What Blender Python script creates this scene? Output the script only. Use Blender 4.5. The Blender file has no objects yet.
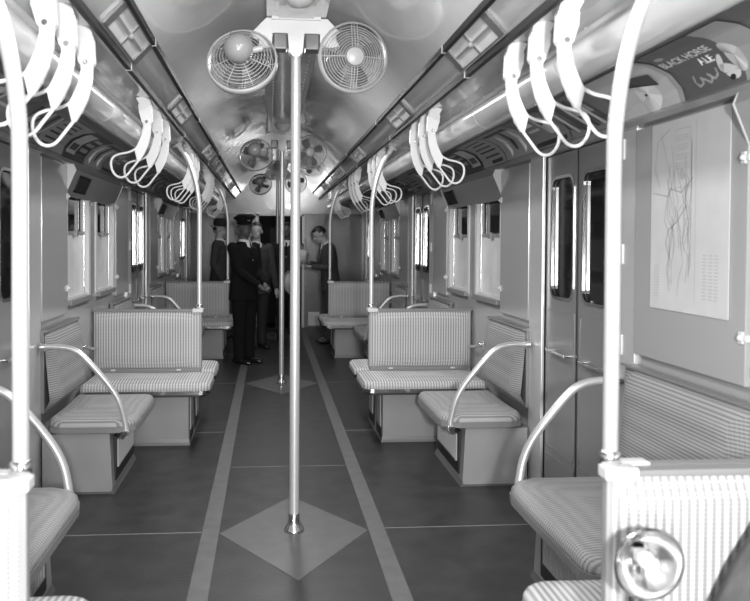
import bpy, bmesh, math, random
from mathutils import Vector, Matrix
random.seed(7)
PI = math.pi
sc = bpy.context.scene
C = sc.collection

# ------------------------------------------------------------------ materials
def mat(name, g, rough=.5, metal=0., bump=0., bscale=8., var=0., vscale=4., coat=0., spec=.5, col=None):
    m = bpy.data.materials.new(name); m.use_nodes = True
    nt = m.node_tree; b = nt.nodes['Principled BSDF']
    c = col or (g, g, g)
    b.inputs['Base Color'].default_value = (*c, 1)
    b.inputs['Roughness'].default_value = rough
    b.inputs['Metallic'].default_value = metal
    b.inputs['Coat Weight'].default_value = coat
    b.inputs['Coat Roughness'].default_value = .08
    b.inputs['Specular IOR Level'].default_value = spec
    tc = nt.nodes.new('ShaderNodeTexCoord')
    if bump:
        n = nt.nodes.new('ShaderNodeTexNoise'); n.inputs['Scale'].default_value = bscale
        n.inputs['Detail'].default_value = 2
        bp = nt.nodes.new('ShaderNodeBump'); bp.inputs['Strength'].default_value = bump
        bp.inputs['Distance'].default_value = .02
        nt.links.new(tc.outputs['Object'], n.inputs['Vector'])
        nt.links.new(n.outputs['Fac'], bp.inputs['Height'])
        nt.links.new(bp.outputs['Normal'], b.inputs['Normal'])
        nt.links.new(bp.outputs['Normal'], b.inputs['Coat Normal'])
    if var:
        n = nt.nodes.new('ShaderNodeTexNoise'); n.inputs['Scale'].default_value = vscale
        n.inputs['Detail'].default_value = 6
        mr = nt.nodes.new('ShaderNodeMapRange')
        mr.inputs['From Min'].default_value = .3; mr.inputs['From Max'].default_value = .7
        mr.inputs['To Min'].default_value = g * (1 - var); mr.inputs['To Max'].default_value = g * (1 + var)
        nt.links.new(tc.outputs['Object'], n.inputs['Vector'])
        nt.links.new(n.outputs['Fac'], mr.inputs['Value'])
        nt.links.new(mr.outputs['Result'], b.inputs['Base Color'])
    return m

def fabric(name, axis, lo, hi, period):
    """woven striped upholstery: ribs across `axis`, a fine weave across them"""
    m = bpy.data.materials.new(name); m.use_nodes = True
    nt = m.node_tree; b = nt.nodes['Principled BSDF']; L = nt.links.new
    b.inputs['Roughness'].default_value = .75
    tc = nt.nodes.new('ShaderNodeTexCoord'); sp = nt.nodes.new('ShaderNodeSeparateXYZ')
    L(tc.outputs['Object'], sp.inputs[0])
    def M(op, a, bb=None):
        n = nt.nodes.new('ShaderNodeMath'); n.operation = op
        for i, v in enumerate((a, bb)):
            if v is None: continue
            if isinstance(v, (int, float)): n.inputs[i].default_value = v
            else: L(v, n.inputs[i])
        return n.outputs[0]
    s1 = M('SINE', M('MULTIPLY', sp.outputs[axis], 2 * PI / period))
    o1 = [a for a in 'XYZ' if a != axis]
    w = M('ADD', M('SINE', M('MULTIPLY', sp.outputs[o1[0]], 2 * PI / (period * .55))),
             M('SINE', M('MULTIPLY', sp.outputs[o1[1]], 2 * PI / (period * .55))))
    v = M('ADD', M('MULTIPLY', s1, .36), M('MULTIPLY', w, .10))
    v = M('ADD', v, .5)
    cr = nt.nodes.new('ShaderNodeValToRGB')
    cr.color_ramp.elements[0].position = .2; cr.color_ramp.elements[0].color = (lo, lo, lo, 1)
    cr.color_ramp.elements[1].position = .7; cr.color_ramp.elements[1].color = (hi, hi, hi, 1)
    L(v, cr.inputs[0]); L(cr.outputs[0], b.inputs['Base Color'])
    bp = nt.nodes.new('ShaderNodeBump'); bp.inputs['Strength'].default_value = .3; bp.inputs['Distance'].default_value = .003
    L(v, bp.inputs['Height']); L(bp.outputs[0], b.inputs['Normal'])
    return m

MT = dict(
    floor=mat('floor_linoleum', .035, .42, var=.32, vscale=7, bump=.05, bscale=60),
    stripe=mat('floor_stripe', .135, .45, var=.12, vscale=12),
    seam=mat('floor_seam', .22, .5),
    diamond=mat('floor_diamond', .12, .42, var=.10, vscale=9),
    ceil=mat('ceiling_enamel', .56, .12, bump=.22, bscale=2.6, coat=.45),
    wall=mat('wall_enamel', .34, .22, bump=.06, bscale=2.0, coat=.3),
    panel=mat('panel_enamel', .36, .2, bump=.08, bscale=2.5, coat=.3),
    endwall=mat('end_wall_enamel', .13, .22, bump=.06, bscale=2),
    door=mat('door_metal', .27, .26, metal=.3, bump=.05, bscale=3),
    post=mat('post_steel', .70, .34, metal=.5, bump=.12, bscale=9),
    pole=mat('pole_steel', .62, .36, metal=.5),
    chrome=mat('chrome', .75, .16, metal=1.),
    white=mat('white_enamel', .62, .4), strap=mat('strap_enamel', .68, .4),
    pale=mat('pale_enamel', .62, .3),
    tube=mat('tube_enamel', .58, .22, bump=.10, bscale=5, coat=.5),
    cove=mat('cove_enamel', .12, .3),
    dark=mat('dark_rubber', .02, .5),
    rail=mat('dark_rail', .018, .6, spec=.25),
    seat=mat('seat_enamel', .30, .35, var=.05),
    band=mat('seat_band', .22, .35),
    grille=mat('grille_grey', .42, .5),
    glass=mat('window_glass', .012, .05, spec=.5),
    frost=mat('frosted_pane', .62, .3, var=.12, vscale=6),
    black=mat('black_cloth', .007, .9, spec=.2),
    suit=mat('grey_suit', .038, .85, var=.15, vscale=20),
    suit2=mat('brown_suit', .045, .85, var=.15, vscale=20),
    suit3=mat('charcoal_suit', .014, .85),
    shirt=mat('white_shirt', .7, .7),
    skin1=mat('dark_skin', .09, .5), skin2=mat('light_skin', .38, .5),
    hair=mat('dark_hair', .012, .5), shoe=mat('black_shoe', .015, .25),
    felt=mat('pale_felt', .45, .9),
    coatcloth=mat('grey_cloth', .10, .9, var=.3, vscale=12, bump=.3, bscale=20),
    paper=mat('map_paper', .56, .5, var=.04, vscale=10),
    ink=mat('map_ink', .36, .6), ink2=mat('map_ink_pale', .44, .6),
    fan=mat('fan_enamel', .42, .35), blade=mat('fan_blade', .16, .4), bracket=mat('bracket_enamel', .66, .4), fanball=mat('fan_ball_enamel', .30, .28, coat=.3),
    reflector=mat('reflector_foil', .7, .2, metal=1.),
)
GR = {g: mat('card_print_%d' % int(g * 100), g, .45) for g in (.02, .06, .12, .22, .38, .55, .72)}
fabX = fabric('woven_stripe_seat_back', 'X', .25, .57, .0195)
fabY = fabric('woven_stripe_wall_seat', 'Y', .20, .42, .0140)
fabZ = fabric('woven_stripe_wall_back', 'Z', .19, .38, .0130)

# ------------------------------------------------------------------ mesh helpers
def quad(bm, pts, mi=0):
    f = bm.faces.new([bm.verts.new(p) for p in pts]); f.material_index = mi; return f
def box(bm, x0, x1, y0, y1, z0, z1, mi=0, bev=0):
    x0, x1 = sorted((x0, x1)); y0, y1 = sorted((y0, y1)); z0, z1 = sorted((z0, z1))
    r = bmesh.ops.create_cube(bm, size=1)
    for v in r['verts']:
        v.co = Vector(((x0 + x1) / 2 + v.co.x * (x1 - x0), (y0 + y1) / 2 + v.co.y * (y1 - y0), (z0 + z1) / 2 + v.co.z * (z1 - z0)))
    fs = {f for v in r['verts'] for f in v.link_faces}
    for f in fs: f.material_index = mi
    if bev:
        es = {e for v in r['verts'] for e in v.link_edges}
        bmesh.ops.bevel(bm, geom=list(es), offset=bev, segments=2, affect='EDGES', profile=.6)
def prism(bm, pts, axis, a, b, mi=0):
    """extrude a 2-D outline along axis between a and b"""
    def P(p, t):
        return {'X': (t, p[0], p[1]), 'Y': (p[0], t, p[1]), 'Z': (p[0], p[1], t)}[axis]
    A = [bm.verts.new(P(p, a)) for p in pts]; B = [bm.verts.new(P(p, b)) for p in pts]
    n = len(pts); fs = [bm.faces.new(A), bm.faces.new(B[::-1])]
    for i in range(n): fs.append(bm.faces.new((A[i], A[(i + 1) % n], B[(i + 1) % n], B[i])))
    for f in fs: f.material_index = mi
    return fs
def tube(bm, pts, r, seg=10, closed=False, mi=0, cap=True):
    pts = [Vector(p) for p in pts]; n = len(pts); rings = []
    rr = r if isinstance(r, (list, tuple)) else [r] * n
    prev = None
    for i, p in enumerate(pts):
        if closed: t = pts[(i + 1) % n] - pts[i - 1]
        else: t = pts[min(i + 1, n - 1)] - pts[max(i - 1, 0)]
        t.normalize()
        if prev is None:
            u = t.orthogonal().normalized()
        else:
            u = (prev - t * prev.dot(t)).normalized()
        prev = u; w = t.cross(u)
        rings.append([bm.verts.new(p + (u * math.cos(2 * PI * k / seg) + w * math.sin(2 * PI * k / seg)) * rr[i]) for k in range(seg)])
    m = n if closed else n - 1
    for i in range(m):
        A, B = rings[i], rings[(i + 1) % n]
        for k in range(seg):
            f = bm.faces.new((A[k], A[(k + 1) % seg], B[(k + 1) % seg], B[k])); f.material_index = mi; f.smooth = True
    if not closed and cap:
        for R in (rings[0][::-1], rings[-1]):     # caps keep their own corners, so the wall shades straight
            f = bm.faces.new([bm.verts.new(v.co) for v in R]); f.material_index = mi
def smooth_path(pts, k=6):
    """Catmull-Rom through pts"""
    P = [Vector(p) for p in pts]; P = [P[0] * 2 - P[1]] + P + [P[-1] * 2 - P[-2]]; out = []
    for i in range(1, len(P) - 2):
        for j in range(k):
            t = j / k; a, b, c, d = P[i - 1], P[i], P[i + 1], P[i + 2]
            out.append(.5 * ((2 * b) + (c - a) * t + (2 * a - 5 * b + 4 * c - d) * t * t + (3 * b - a - 3 * c + d) * t ** 3))
    out.append(P[-2]); return out
def lathe(bm, prof, org=(0, 0, 0), axis='Z', seg=24, mi=0):
    o = Vector(org); rings = []
    for r, h in prof:
        ring = []
        for k in range(seg):
            a = 2 * PI * k / seg; c, s = math.cos(a) * max(r, 1e-5), math.sin(a) * max(r, 1e-5)
            ring.append(bm.verts.new(o + Vector({'Z': (c, s, h), 'Y': (c, h, s), 'X': (h, c, s)}[axis])))
        rings.append(ring)
    for A, B in zip(rings, rings[1:]):
        for k in range(seg):
            f = bm.faces.new((A[k], A[(k + 1) % seg], B[(k + 1) % seg], B[k])); f.smooth = True; f.material_index = mi
def ball(bm, c, r, seg=20, mi=0, sc_=(1, 1, 1)):
    rr = bmesh.ops.create_uvsphere(bm, u_segments=seg, v_segments=seg // 2, radius=r)
    for v in rr['verts']:
        v.co = Vector((v.co.x * sc_[0], v.co.y * sc_[1], v.co.z * sc_[2])) + Vector(c)
    for f in {f for v in rr['verts'] for f in v.link_faces}: f.smooth = True; f.material_index = mi
def flip(bm, s):
    """mirror in X for the left-hand side"""
    if s < 0:
        for v in bm.verts: v.co.x = -v.co.x
        bmesh.ops.reverse_faces(bm, faces=bm.faces[:])
def obj(name, bm, m, parent=None, loc=None, kind=None, recalc=True, s=1):
    flip(bm, s)
    if recalc: bmesh.ops.recalc_face_normals(bm, faces=bm.faces[:])
    me = bpy.data.meshes.new(name); bm.to_mesh(me); bm.free()
    for x in (m if isinstance(m, (list, tuple)) else [m]): me.materials.append(x)
    o = bpy.data.objects.new(name, me); C.objects.link(o)
    if parent: o.parent = parent
    if loc: o.location = loc
    if kind: o['kind'] = kind
    return o
def B(): return bmesh.new()
def tag(o, label, cat, group=None):
    o['label'] = label; o['category'] = cat
    if group: o['group'] = group
    return o
def thing(name, label, cat, loc=(0, 0, 0), rz=0, group=None):
    o = bpy.data.objects.new(name, None); C.objects.link(o)
    o.location = loc; o.rotation_euler = (0, 0, rz); o.empty_display_size = .05
    return tag(o, label, cat, group)
def dup(root, loc, rz=0, label=None, group=None):
    r = root.copy(); C.objects.link(r); r.location = loc; r.rotation_euler = (0, 0, rz)
    if label: r['label'] = label
    if group: r['group'] = group
    for ch in list(root.children):
        c = ch.copy(); C.objects.link(c); c.parent = r
        for g in list(ch.children):
            d = g.copy(); C.objects.link(d); d.parent = c
    return r
def struct(name, bm, m, parent=None, **k): return obj(name, bm, m, parent, kind='structure', **k)

ORD = ['first', 'second', 'third', 'fourth', 'fifth', 'sixth', 'seventh', 'eighth', 'ninth', 'tenth', 'eleventh',
       'twelfth', 'thirteenth', 'fourteenth', 'fifteenth', 'sixteenth', 'seventeenth', 'eighteenth', 'nineteenth', 'twentieth', 'twenty-first']
SIDE = {1: 'right', -1: 'left'}

# ------------------------------------------------------------------ layout (metres)
DC = [3.88, 7.95, 12.02]            # door centres along the car
YC = [1.74, 5.93, 10.0]             # seat-bay centres
W = 1.44                            # half width between the side walls
Y0, Y1 = -1.6, 13.1                 # rear and front ends of the car
HD = .46                            # half a doorway

# floor with its inlaid stripes, seams and diamonds
bm = B(); box(bm, -1.62, 1.62, Y0, Y1, -.06, 0, 0)
for x in (-.415, .415): box(bm, x - .042, x + .042, Y0, Y1, -.01, .0012, 1)
for y in (-.2, 1.85, 3.885, 5.93, 7.97, 10.0, 12.02):
    for a, b in ((-1.42, -.46), (.46, 1.42)): box(bm, a, b, y - .004, y + .004, -.01, .0008, 2)
for y in (5.0, 9.0):
    box(bm, -.372, .372, y - .003, y + .003, -.01, .0006, 2)
for d in DC: prism(bm, [(0, d - .58), (.37, d - .02), (0, d + .52), (-.37, d - .02)], 'Z', -.01, .0014, 3)
struct('floor', bm, [MT['floor'], MT['stripe'], MT['seam'], MT['diamond']])

# ceiling: arched centre, sloping band between the dark rails, shelf above the tubes
def sweep(bm, prof, y0, y1, mi=0, n=1, smooth=True, thick=.015):
    for i in range(n):
        a = y0 + (y1 - y0) * i / n; b = y0 + (y1 - y0) * (i + 1) / n
        prev = None
        for p, q in zip(prof, prof[1:]):
            f = quad(bm, [(p[0], a, p[1]), (q[0], a, q[1]), (q[0], b, q[1]), (p[0], b, p[1])], mi); f.smooth = smooth
CP = [(.0, 2.61), (.16, 2.592), (.28, 2.548), (.38, 2.488), (.47, 2.414), (.55, 2.332), (.605, 2.272)]
CP2 = [(.605, 2.272), (.702, 2.170)]
CP3 = [(.702, 2.170), (.75, 2.172), (.81, 2.178), (.87, 2.178), (.94, 2.16), (1.0, 2.09)]
bm = B()
for s in (1, -1):
    for P_ in (CP, CP2, CP3): sweep(bm, [(s * x, z) for x, z in P_], Y0, Y1, n=1)
box(bm, -1.6, 1.6, Y0, Y1, 2.66, 2.70)
bmesh.ops.remove_doubles(bm, verts=bm.verts[:], dist=1e-4)
struct('ceiling', bm, MT['ceil'], recalc=False)

# centre box under the ceiling with its riveted strip
bm = B(); box(bm, -.145, .145, Y0, Y1, 2.545, 2.62, 0)
box(bm, -.085, .085, Y0, Y1, 2.535, 2.546, 0)
y = 2.0
while y < 13:
    ball(bm, (-.105, y, 2.544), .004, 8, 1); ball(bm, (.105, y, 2.544), .004, 8, 1); y += .11
struct('trim_1', bm, [MT['ceil'], MT['white']])
# two dark rails each side, with pale joint rings
tn = 2
for s in (1, -1):
    for x, z in ((.606, 2.258), (.704, 2.156)):
        bm = B(); box(bm, x - .010, x + .010, Y0, Y1, z - .010, z + .02, 0, .003)
        for d in [.55] + DC + YC:
            if d > 2: box(bm, x - .0112, x + .0112, d - .62, d - .608, z - .0112, z + .02, 1)
        struct('trim_%d' % tn, bm, [MT['rail'], MT['pale']], s=s); tn += 1
# the long rounded tube over each side
for s in (1, -1):
    bm = B()
    seg = 28; n = 14
    for i in range(n):
        a = Y0 + (Y1 - Y0) * i / n; b = Y0 + (Y1 - Y0) * (i + 1) / n - .006
        tube(bm, [(.905, a, 2.06), (.905, b, 2.06)], .070, seg)
    tube(bm, [(.905, Y0, 2.06), (.905, Y1, 2.06)], .067, seg)
    box(bm, .826, .84, Y0, Y1, 2.085, 2.100, 1)
    y = 1.2
    while y < 12.9:
        ball(bm, (.836, y, 2.106), .0045, 8, 1); y += .19
    prism(bm, [(.86, 2.10), (.93, 2.10), (.96, 2.15), (.86, 2.18)], 'Y', Y0, Y1, 0)
    struct('trim_%d' % tn, bm, [MT['tube'], MT['white']], s=s); tn += 1
# cove that carries the advertising cards, and the moulding under it
COVE = [(1.432, 1.965), (1.415, 2.03), (1.365, 2.085), (1.285, 2.118), (1.18, 2.128), (1.08, 2.115), (.99, 2.08)]
def arc_at(t):
    acc = 0
    for p, q in zip(COVE, COVE[1:]):
        L_ = math.hypot(q[0] - p[0], q[1] - p[1])
        if t <= acc + L_ or q == COVE[-1]:
            k = (t - acc) / L_
            nx, nz = -(q[1] - p[1]) / L_, (q[0] - p[0]) / L_     # toward the car's inside
            if nz > 0: nx, nz = -nx, -nz
            return p[0] + (q[0] - p[0]) * k, p[1] + (q[1] - p[1]) * k, nx, nz
        acc += L_
for s in (1, -1):
    bm = B()
    pr = [(x, z) for x, z in COVE] + [(.99, 2.095), (1.08, 2.13), (1.18, 2.143), (1.285, 2.135), (1.38, 2.10), (1.435, 2.04), (1.447, 1.965)]
    prism(bm, pr, 'Y', Y0, Y1)
    struct('trim_%d' % tn, bm, MT['cove'], s=s); tn += 1
    bm = B(); prism(bm, [(1.385, 1.935), (1.44, 1.935), (1.44, 1.97), (1.425, 1.985), (1.40, 1.965)], 'Y', Y0, Y1)
    struct('trim_%d' % tn, bm, MT['panel'], s=s); tn += 1

def bay(s, yc):      # the window zone of a bay
    return (yc - .78, yc + (.66 if (yc == YC[0] and s > 0) else .78))
# side walls with doorways and window openings
for s in (1, -1):
    bm = B()
    bays = [(Y0, DC[0] - HD), (DC[0] + HD, DC[1] - HD), (DC[1] + HD, DC[2] - HD), (DC[2] + HD, Y1)]
    for i, (a, b) in enumerate(bays):
        if i < 3:
            yc = YC[i]
            box(bm, W, W + .14, a, b, 0, 1.04)
            box(bm, W, W + .14, a, yc - .78, 1.04, 1.95); box(bm, W, W + .14, bay(s, yc)[1], b, 1.04, 1.95)
            box(bm, W, W + .14, yc - .09, yc + .09, 1.04, 1.78)
            box(bm, W, W + .14, yc - .78, yc + .78, 1.78, 1.95)
        else: box(bm, W, W + .14, a, b, 0, 1.95)
    box(bm, W, W + .14, Y0, Y1, 1.95, 2.66)
    struct('wall_' + SIDE[s], bm, MT['wall'], s=s)
# end walls
bm = B(); yy = Y1
box(bm, -1.6, -.30, yy, yy + .1, 0, 2.66); box(bm, .42, 1.6, yy, yy + .1, 0, 2.66); box(bm, -.30, .42, yy, yy + .1, 1.87, 2.66)
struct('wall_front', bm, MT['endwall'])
bm = B(); box(bm, -1.6, 1.6, Y0 - .1, Y0, 0, 2.66); struct('wall_back', bm, MT['panel'])
bm = B(); box(bm, -.34, -.30, yy - .02, yy, 0, 1.9); box(bm, .42, .46, yy - .02, yy, 0, 1.9); box(bm, -.34, .46, yy - .02, yy, 1.87, 1.91)
struct('trim_%d' % tn, bm, MT['pale']); tn += 1
bm = B(); box(bm, -.30, .42, yy + .85, yy + .89, 0, 1.95); box(bm, -.13, .25, yy + .84, yy + .85, 1.0, 1.7)
dr = struct('door_13', bm, MT['rail'])
bm = B(); box(bm, -.11, .23, yy + .833, yy + .842, 1.02, 1.68); obj('pane', bm, MT['dark'], dr)
bm = B(); tube(bm, [(.36, yy + .85, .9), (.36, yy + .8, .9), (.36, yy + .8, 1.1), (.36, yy + .85, 1.1)], .01); obj('handle', bm, MT['chrome'], dr)
bm = B(); box(bm, -.36, -.30, yy + .1, yy + .9, 0, 2.0); box(bm, .42, .48, yy + .1, yy + .9, 0, 2.0); box(bm, -.36, .48, yy + .1, yy + .9, 1.95, 2.0); box(bm, -.36, .48, yy + .1, yy + .9, -.06, 0)
struct('trim_%d' % tn, bm, MT['rail']); tn += 1
bm = B(); box(bm, -1.44, 1.44, yy - .012, yy, 1.91, 2.60); struct('trim_%d' % tn, bm, MT['ceil']); tn += 1
# dark base cove along the walls
for s in (1, -1):
    bm = B()
    for a, b in bays: box(bm, W - .012, W, a, b, 0, .08)
    struct('baseboard_' + SIDE[s], bm, MT['dark'], s=s)

# doors: two leaves in each doorway, rounded windows, a short bar
def rrect(y0, y1, z0, z1, r, n=5):
    out = []
    for cy, cz, a0 in ((y1 - r, z1 - r, 0), (y0 + r, z1 - r, 90), (y0 + r, z0 + r, 180), (y1 - r, z0 + r, 270)):
        for k in range(n + 1):
            a = math.radians(a0 + 90 * k / n); out.append((cy + r * math.cos(a), cz + r * math.sin(a)))
    return out
def ring_prism(bm, outer, inner, xa, xb, mi=0):
    n = len(outer)
    def V(p, x): return bm.verts.new((x, p[0], p[1]))
    A = [V(p, xa) for p in outer]; Bv = [V(p, xa) for p in inner]; Cc = [V(p, xb) for p in outer]; D = [V(p, xb) for p in inner]
    for i in range(n):
        j = (i + 1) % n
        for q in ((A[i], A[j], Bv[j], Bv[i]), (Cc[i], Cc[j], D[j], D[i]), (A[i], A[j], Cc[j], Cc[i]), (Bv[i], Bv[j], D[j], D[i])):
            f = bm.faces.new(q); f.material_index = mi
dn = 1
for s in (1, -1):
    for d in DC:
        for h in (-1, 1):
            ya, yb = (d - HD, d - .004) if h < 0 else (d + .004, d + HD)
            bm = B(); x0 = W + .008
            wy0, wy1 = (ya + .09, yb - .06) if h < 0 else (ya + .06, yb - .09)
            win = rrect(wy0, wy1, 1.15, 1.80, .06)
            n = len(win)
            # leaf with a window hole: outer outline resampled to the same count
            out = []
            cy, cz = (wy0 + wy1) / 2, 1.475
            for p in win:
                dx, dz = p[0] - cy, p[1] - cz
                k = min(((yb if dx > 0 else ya) - cy) / dx if abs(dx) > 1e-6 else 1e9, ((1.93 if dz > 0 else 1.0) - cz) / dz if abs(dz) > 1e-6 else 1e9)
                out.append((cy + dx * k, cz + dz * k))
            # snap corners
            for cyy, czz in ((yb, 1.93), (ya, 1.93), (ya, 1.0), (yb, 1.0)):
                i = min(range(n), key=lambda i: (out[i][0] - cyy) ** 2 + (out[i][1] - czz) ** 2); out[i] = (cyy, czz)
            ring_prism(bm, out, win, x0, x0 + .035)
            box(bm, x0, x0 + .035, ya, yb, .01, 1.0)
            # shallow pressed panel and kick plate
            ring_prism(bm, rrect(ya + .03, yb - .03, .30, 1.08, .01), rrect(ya + .038, yb - .038, .308, 1.072, .01), x0 - .003, x0 + .002)
            box(bm, x0 - .004, x0, ya + .02, yb - .02, .02, .26)
            leaf = struct('door_%d' % dn, bm, MT['door'], s=s); dn += 1
            bm = B(); ring_prism(bm, rrect(wy0 - .012, wy1 + .012, 1.138, 1.812, .07), rrect(wy0 + .004, wy1 - .004, 1.154, 1.796, .056), x0 - .005, x0 + .01)
            obj('window_frame', bm, MT['chrome'], leaf, s=s)
            bm = B(); prism(bm, win, 'X', x0 + .014, x0 + .02); obj('pane', bm, MT['glass'], leaf, s=s)
            bm = B(); ym = (ya + yb) / 2
            tube(bm, [(x0 - .03, ym - .13, .85), (x0 - .03, ym + .13, .85)], .009)
            for q in (-.13, .13): tube(bm, [(x0 + .001, ym + q, .85), (x0 - .032, ym + q, .85)], .012)
            obj('grab_bar', bm, MT['chrome'], leaf, s=s)
        # black rubber edge where the leaves meet
        bm = B(); box(bm, W + .004, W + .045, d - .009, d + .009, .01, 1.93, 0, .002)
        box(bm, W - .0, W + .14, d - HD, d + HD, 1.93, 1.95)
        box(bm, W + .0, W + .14, d - HD, d + HD, .0, .008)
        struct('trim_%d' % tn, bm, MT['dark'], s=s); tn += 1

# bright steel posts beside the doorways with hinge plates
for s in (1, -1):
    for d in DC:
        for h in (-1, 1):
            ya, yb = d + h * HD, d + h * (HD + .215)
            bm = B(); box(bm, W - .016, W + .02, ya, yb, 0, 1.945, 0, .004)
            p = struct('trim_%d' % tn, bm, MT['post'], s=s); tn += 1
            for z in ((1.86, 1.40, 1.0) if h < 0 else ()):
                bm = B(); ym = d + h * (HD + .07)
                box(bm, W - .022, W - .015, ym - .035, ym + .035, z - .045, z + .045, 0, .002)
                for q in (-.02, .02):
                    for r in (-.03, 0, .03): ball(bm, (W - .022, ym + q, z + r), .005, 8)
                obj('hinge_plate', bm, MT['pale'], p, s=s)

# windows: two a bay and side, deep pale jambs, dark upper and frosted lower pane
wn = 1
for s in (1, -1):
    for yc in YC:
        for a, b in ((bay(s, yc)[0], yc - .09), (yc + .09, bay(s, yc)[1])):
            bm = B()
            box(bm, W - .006, W + .07, a, a + .05, 1.05, 1.78); box(bm, W - .006, W + .07, b - .05, b, 1.05, 1.78)
            box(bm, W + .0, W + .07, a, b, 1.04, 1.07); box(bm, W + .0, W + .07, a, b, 1.755, 1.78)
            w_ = struct('window_%d' % wn, bm, MT['pale'], s=s); wn += 1
            bm = B(); box(bm, W + .045, W + .052, a + .05, b - .05, 1.50, 1.755); obj('upper_pane', bm, MT['glass'], w_, s=s)
            bm = B(); box(bm, W + .032, W + .038, a + .06, b - .06, 1.07, 1.50); obj('lower_pane', bm, MT['frost'], w_, s=s)
            bm = B(); box(bm, W + .022, W + .044, a + .05, b - .05, 1.487, 1.510, 0, .003); box(bm, W + .004, W + .026, (a + b) / 2 - .03, (a + b) / 2 + .03, 1.475, 1.518, 0, .004)
            obj('sash_rail', bm, MT['band'], w_, s=s)
            for q in (a + .065, b - .065):
                bm = B(); tube(bm, [(W + .026, q, 1.07), (W + .026, q, 1.755)], .005); obj('slide_rod', bm, MT['chrome'], w_, s=s)
            bm = B(); box(bm, W - .03, W + .02, a + .04, b - .04, 1.02, 1.055, 0, .004)
            obj('window_sill', bm, MT['band'], w_, s=s)

# slanted header over each window pair, with one dark sign box
for s in (1, -1):
    for yc in YC:
        bm = B(); prism(bm, [(W, 1.735), (W - .004, 1.735), (W - .075, 1.90), (W - .06, 1.94), (W, 1.94)], 'Y', yc - .80, bay(s, yc)[1] + .02)
        pos = {1: .55, -1: -.50}[s]; nm = {YC[0]: 'nearest', YC[1]: 'middle', YC[2]: 'far'}[yc]
        h = obj('sign_header', bm, MT['panel'], s=s)
        tag(h, 'slanted grey header over the %s pair of windows on the %s wall' % (nm, SIDE[s]), 'sign header', 'slanted headers over the windows')
        for q in (-.8, bay(s, yc)[1] + .02 - yc):
            bm = B(); prism(bm, [(W, 1.735), (W - .006, 1.735), (W - .078, 1.90), (W - .062, 1.937), (W, 1.937)], 'Y', yc + q - .004, yc + q + .004); obj('lit_end_cap', bm, MT['pale'], h, s=s)  # pale colour paints in the flash light on the header ends
        if s > 0 and yc == YC[0]: continue
        def onh(t, off):  # point along slanted face
            return (W - .004 - .071 * t - off * .92, 1.735 + .165 * t - off * .39)
        a, b = onh(.26, .006), onh(.78, .006); a2, b2 = onh(.26, -.005), onh(.78, -.005)
        bm = B(); prism(bm, [a, b, b2, a2], 'Y', yc + pos - .14, yc + pos + .14)
        obj('sign_screen', bm, MT['dark'], h, s=s)
        a, b = onh(.2, .010), onh(.86, .010); a1, b1 = onh(.26, .010), onh(.78, .010)
        bm = B()
        for p_, q_ in ((a, a1), (b1, b)):
            p2 = (p_[0] + .01, p_[1] + .004); q2 = (q_[0] + .01, q_[1] + .004)
            prism(bm, [p_, q_, q2, p2], 'Y', yc + pos - .15, yc + pos + .15)
        for q in (-.15, .14):
            prism(bm, [a, b, (b[0] + .01, b[1] + .004), (a[0] + .01, a[1] + .004)], 'Y', yc + pos + q, yc + pos + q + .01)
        obj('sign_frame', bm, MT['rail'], h, s=s)

# removable wall panels between doorway post and windows
for s in (1, -1):
    for i, yc in enumerate(YC):
        for h in (-1, 1):
            if i == 0 and h < 0: continue
            ya = yc - .80 if h < 0 else bay(s, yc)[1] + .02
            yb = (DC[i] - HD - .22) if h > 0 else DC[i - 1] + HD + .22
            y0_, y1_ = sorted((ya, yb))
            t = thing('wall_panel', '', 'panel', (s * W, ya, 1.0), 0, 'latched wall panels beside the windows')
            bm = B(); box(bm, -.022, 0, y0_ - ya, y1_ - ya, -.02, .925, 0, .004); obj('panel_sheet', bm, MT['panel'], t, s=s)
            for z in (.14, .73):
                bm = B(); box(bm, -.030, -.020, h * .005, h * .03, z - .02, z + .02, 0, .003); ball(bm, (-.032, h * .012, z), .011, 10); box(bm, -.028, -.01, -h * .014, h * .01, z - .011, z + .011, 0, .003)
                obj('latch', bm, MT['white'], t, s=s)
            where = {(0, 1): 'with the subway map' if s > 0 else 'in front of the nearest left doorway', (1, -1): 'just past the nearest %s doorway' % SIDE[s], (1, 1): 'before the second %s doorway' % SIDE[s],
                     (2, -1): 'just past the second %s doorway' % SIDE[s], (2, 1): 'before the farthest %s doorway' % SIDE[s]}[(i, h)]
            t['label'] = 'glossy grey wall panel %s, white latches on its edge' % where

# subway map, near right
t = thing('subway_map', 'pale printed route map on the near right wall panel', 'map', (W - .024, 2.80, 1.19))
bm = B(); box(bm, -.003, 0, -.29, .25, 0, .73); obj('map_sheet', bm, MT['paper'], t)
bm = B(); X = -.0036
def seg2(bm, pts, w):
    for (ya, za), (yb, zb) in zip(pts, pts[1:]):
        L_ = math.hypot(yb - ya, zb - za) or 1; ny, nz = -(zb - za) / L_ * w / 2, (yb - ya) / L_ * w / 2
        quad(bm, [(X, ya + ny, za + nz), (X, yb + ny, zb + nz), (X, yb - ny, zb - nz), (X, ya - ny, za - nz)])
random.seed(3)
for k in range(15):
    y = .16 - random.random() * .22; z = .06 + random.random() * .2; pts = [(y, z)]
    for j in range(7):
        y += random.uniform(-.035, .035); z += random.uniform(.02, .09)
        if z > .69: break
        pts.append((max(-.05, min(.235, y)), z))
    seg2(bm, pts, .0032)
seg2(bm, [(.235, .46), (.12, .44), (.10, .47), (.02, .45), (-.06, .50)], .005)
seg2(bm, [(.10, .20), (.13, .26), (.11, .31), (.05, .34), (-.02, .40)], .006)
seg2(bm, [(.11, .70), (.2, .66), (.22, .55), (.18, .48)], .004)
obj('route_lines', bm, MT['ink'], t, recalc=False)
bm = B()
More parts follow.
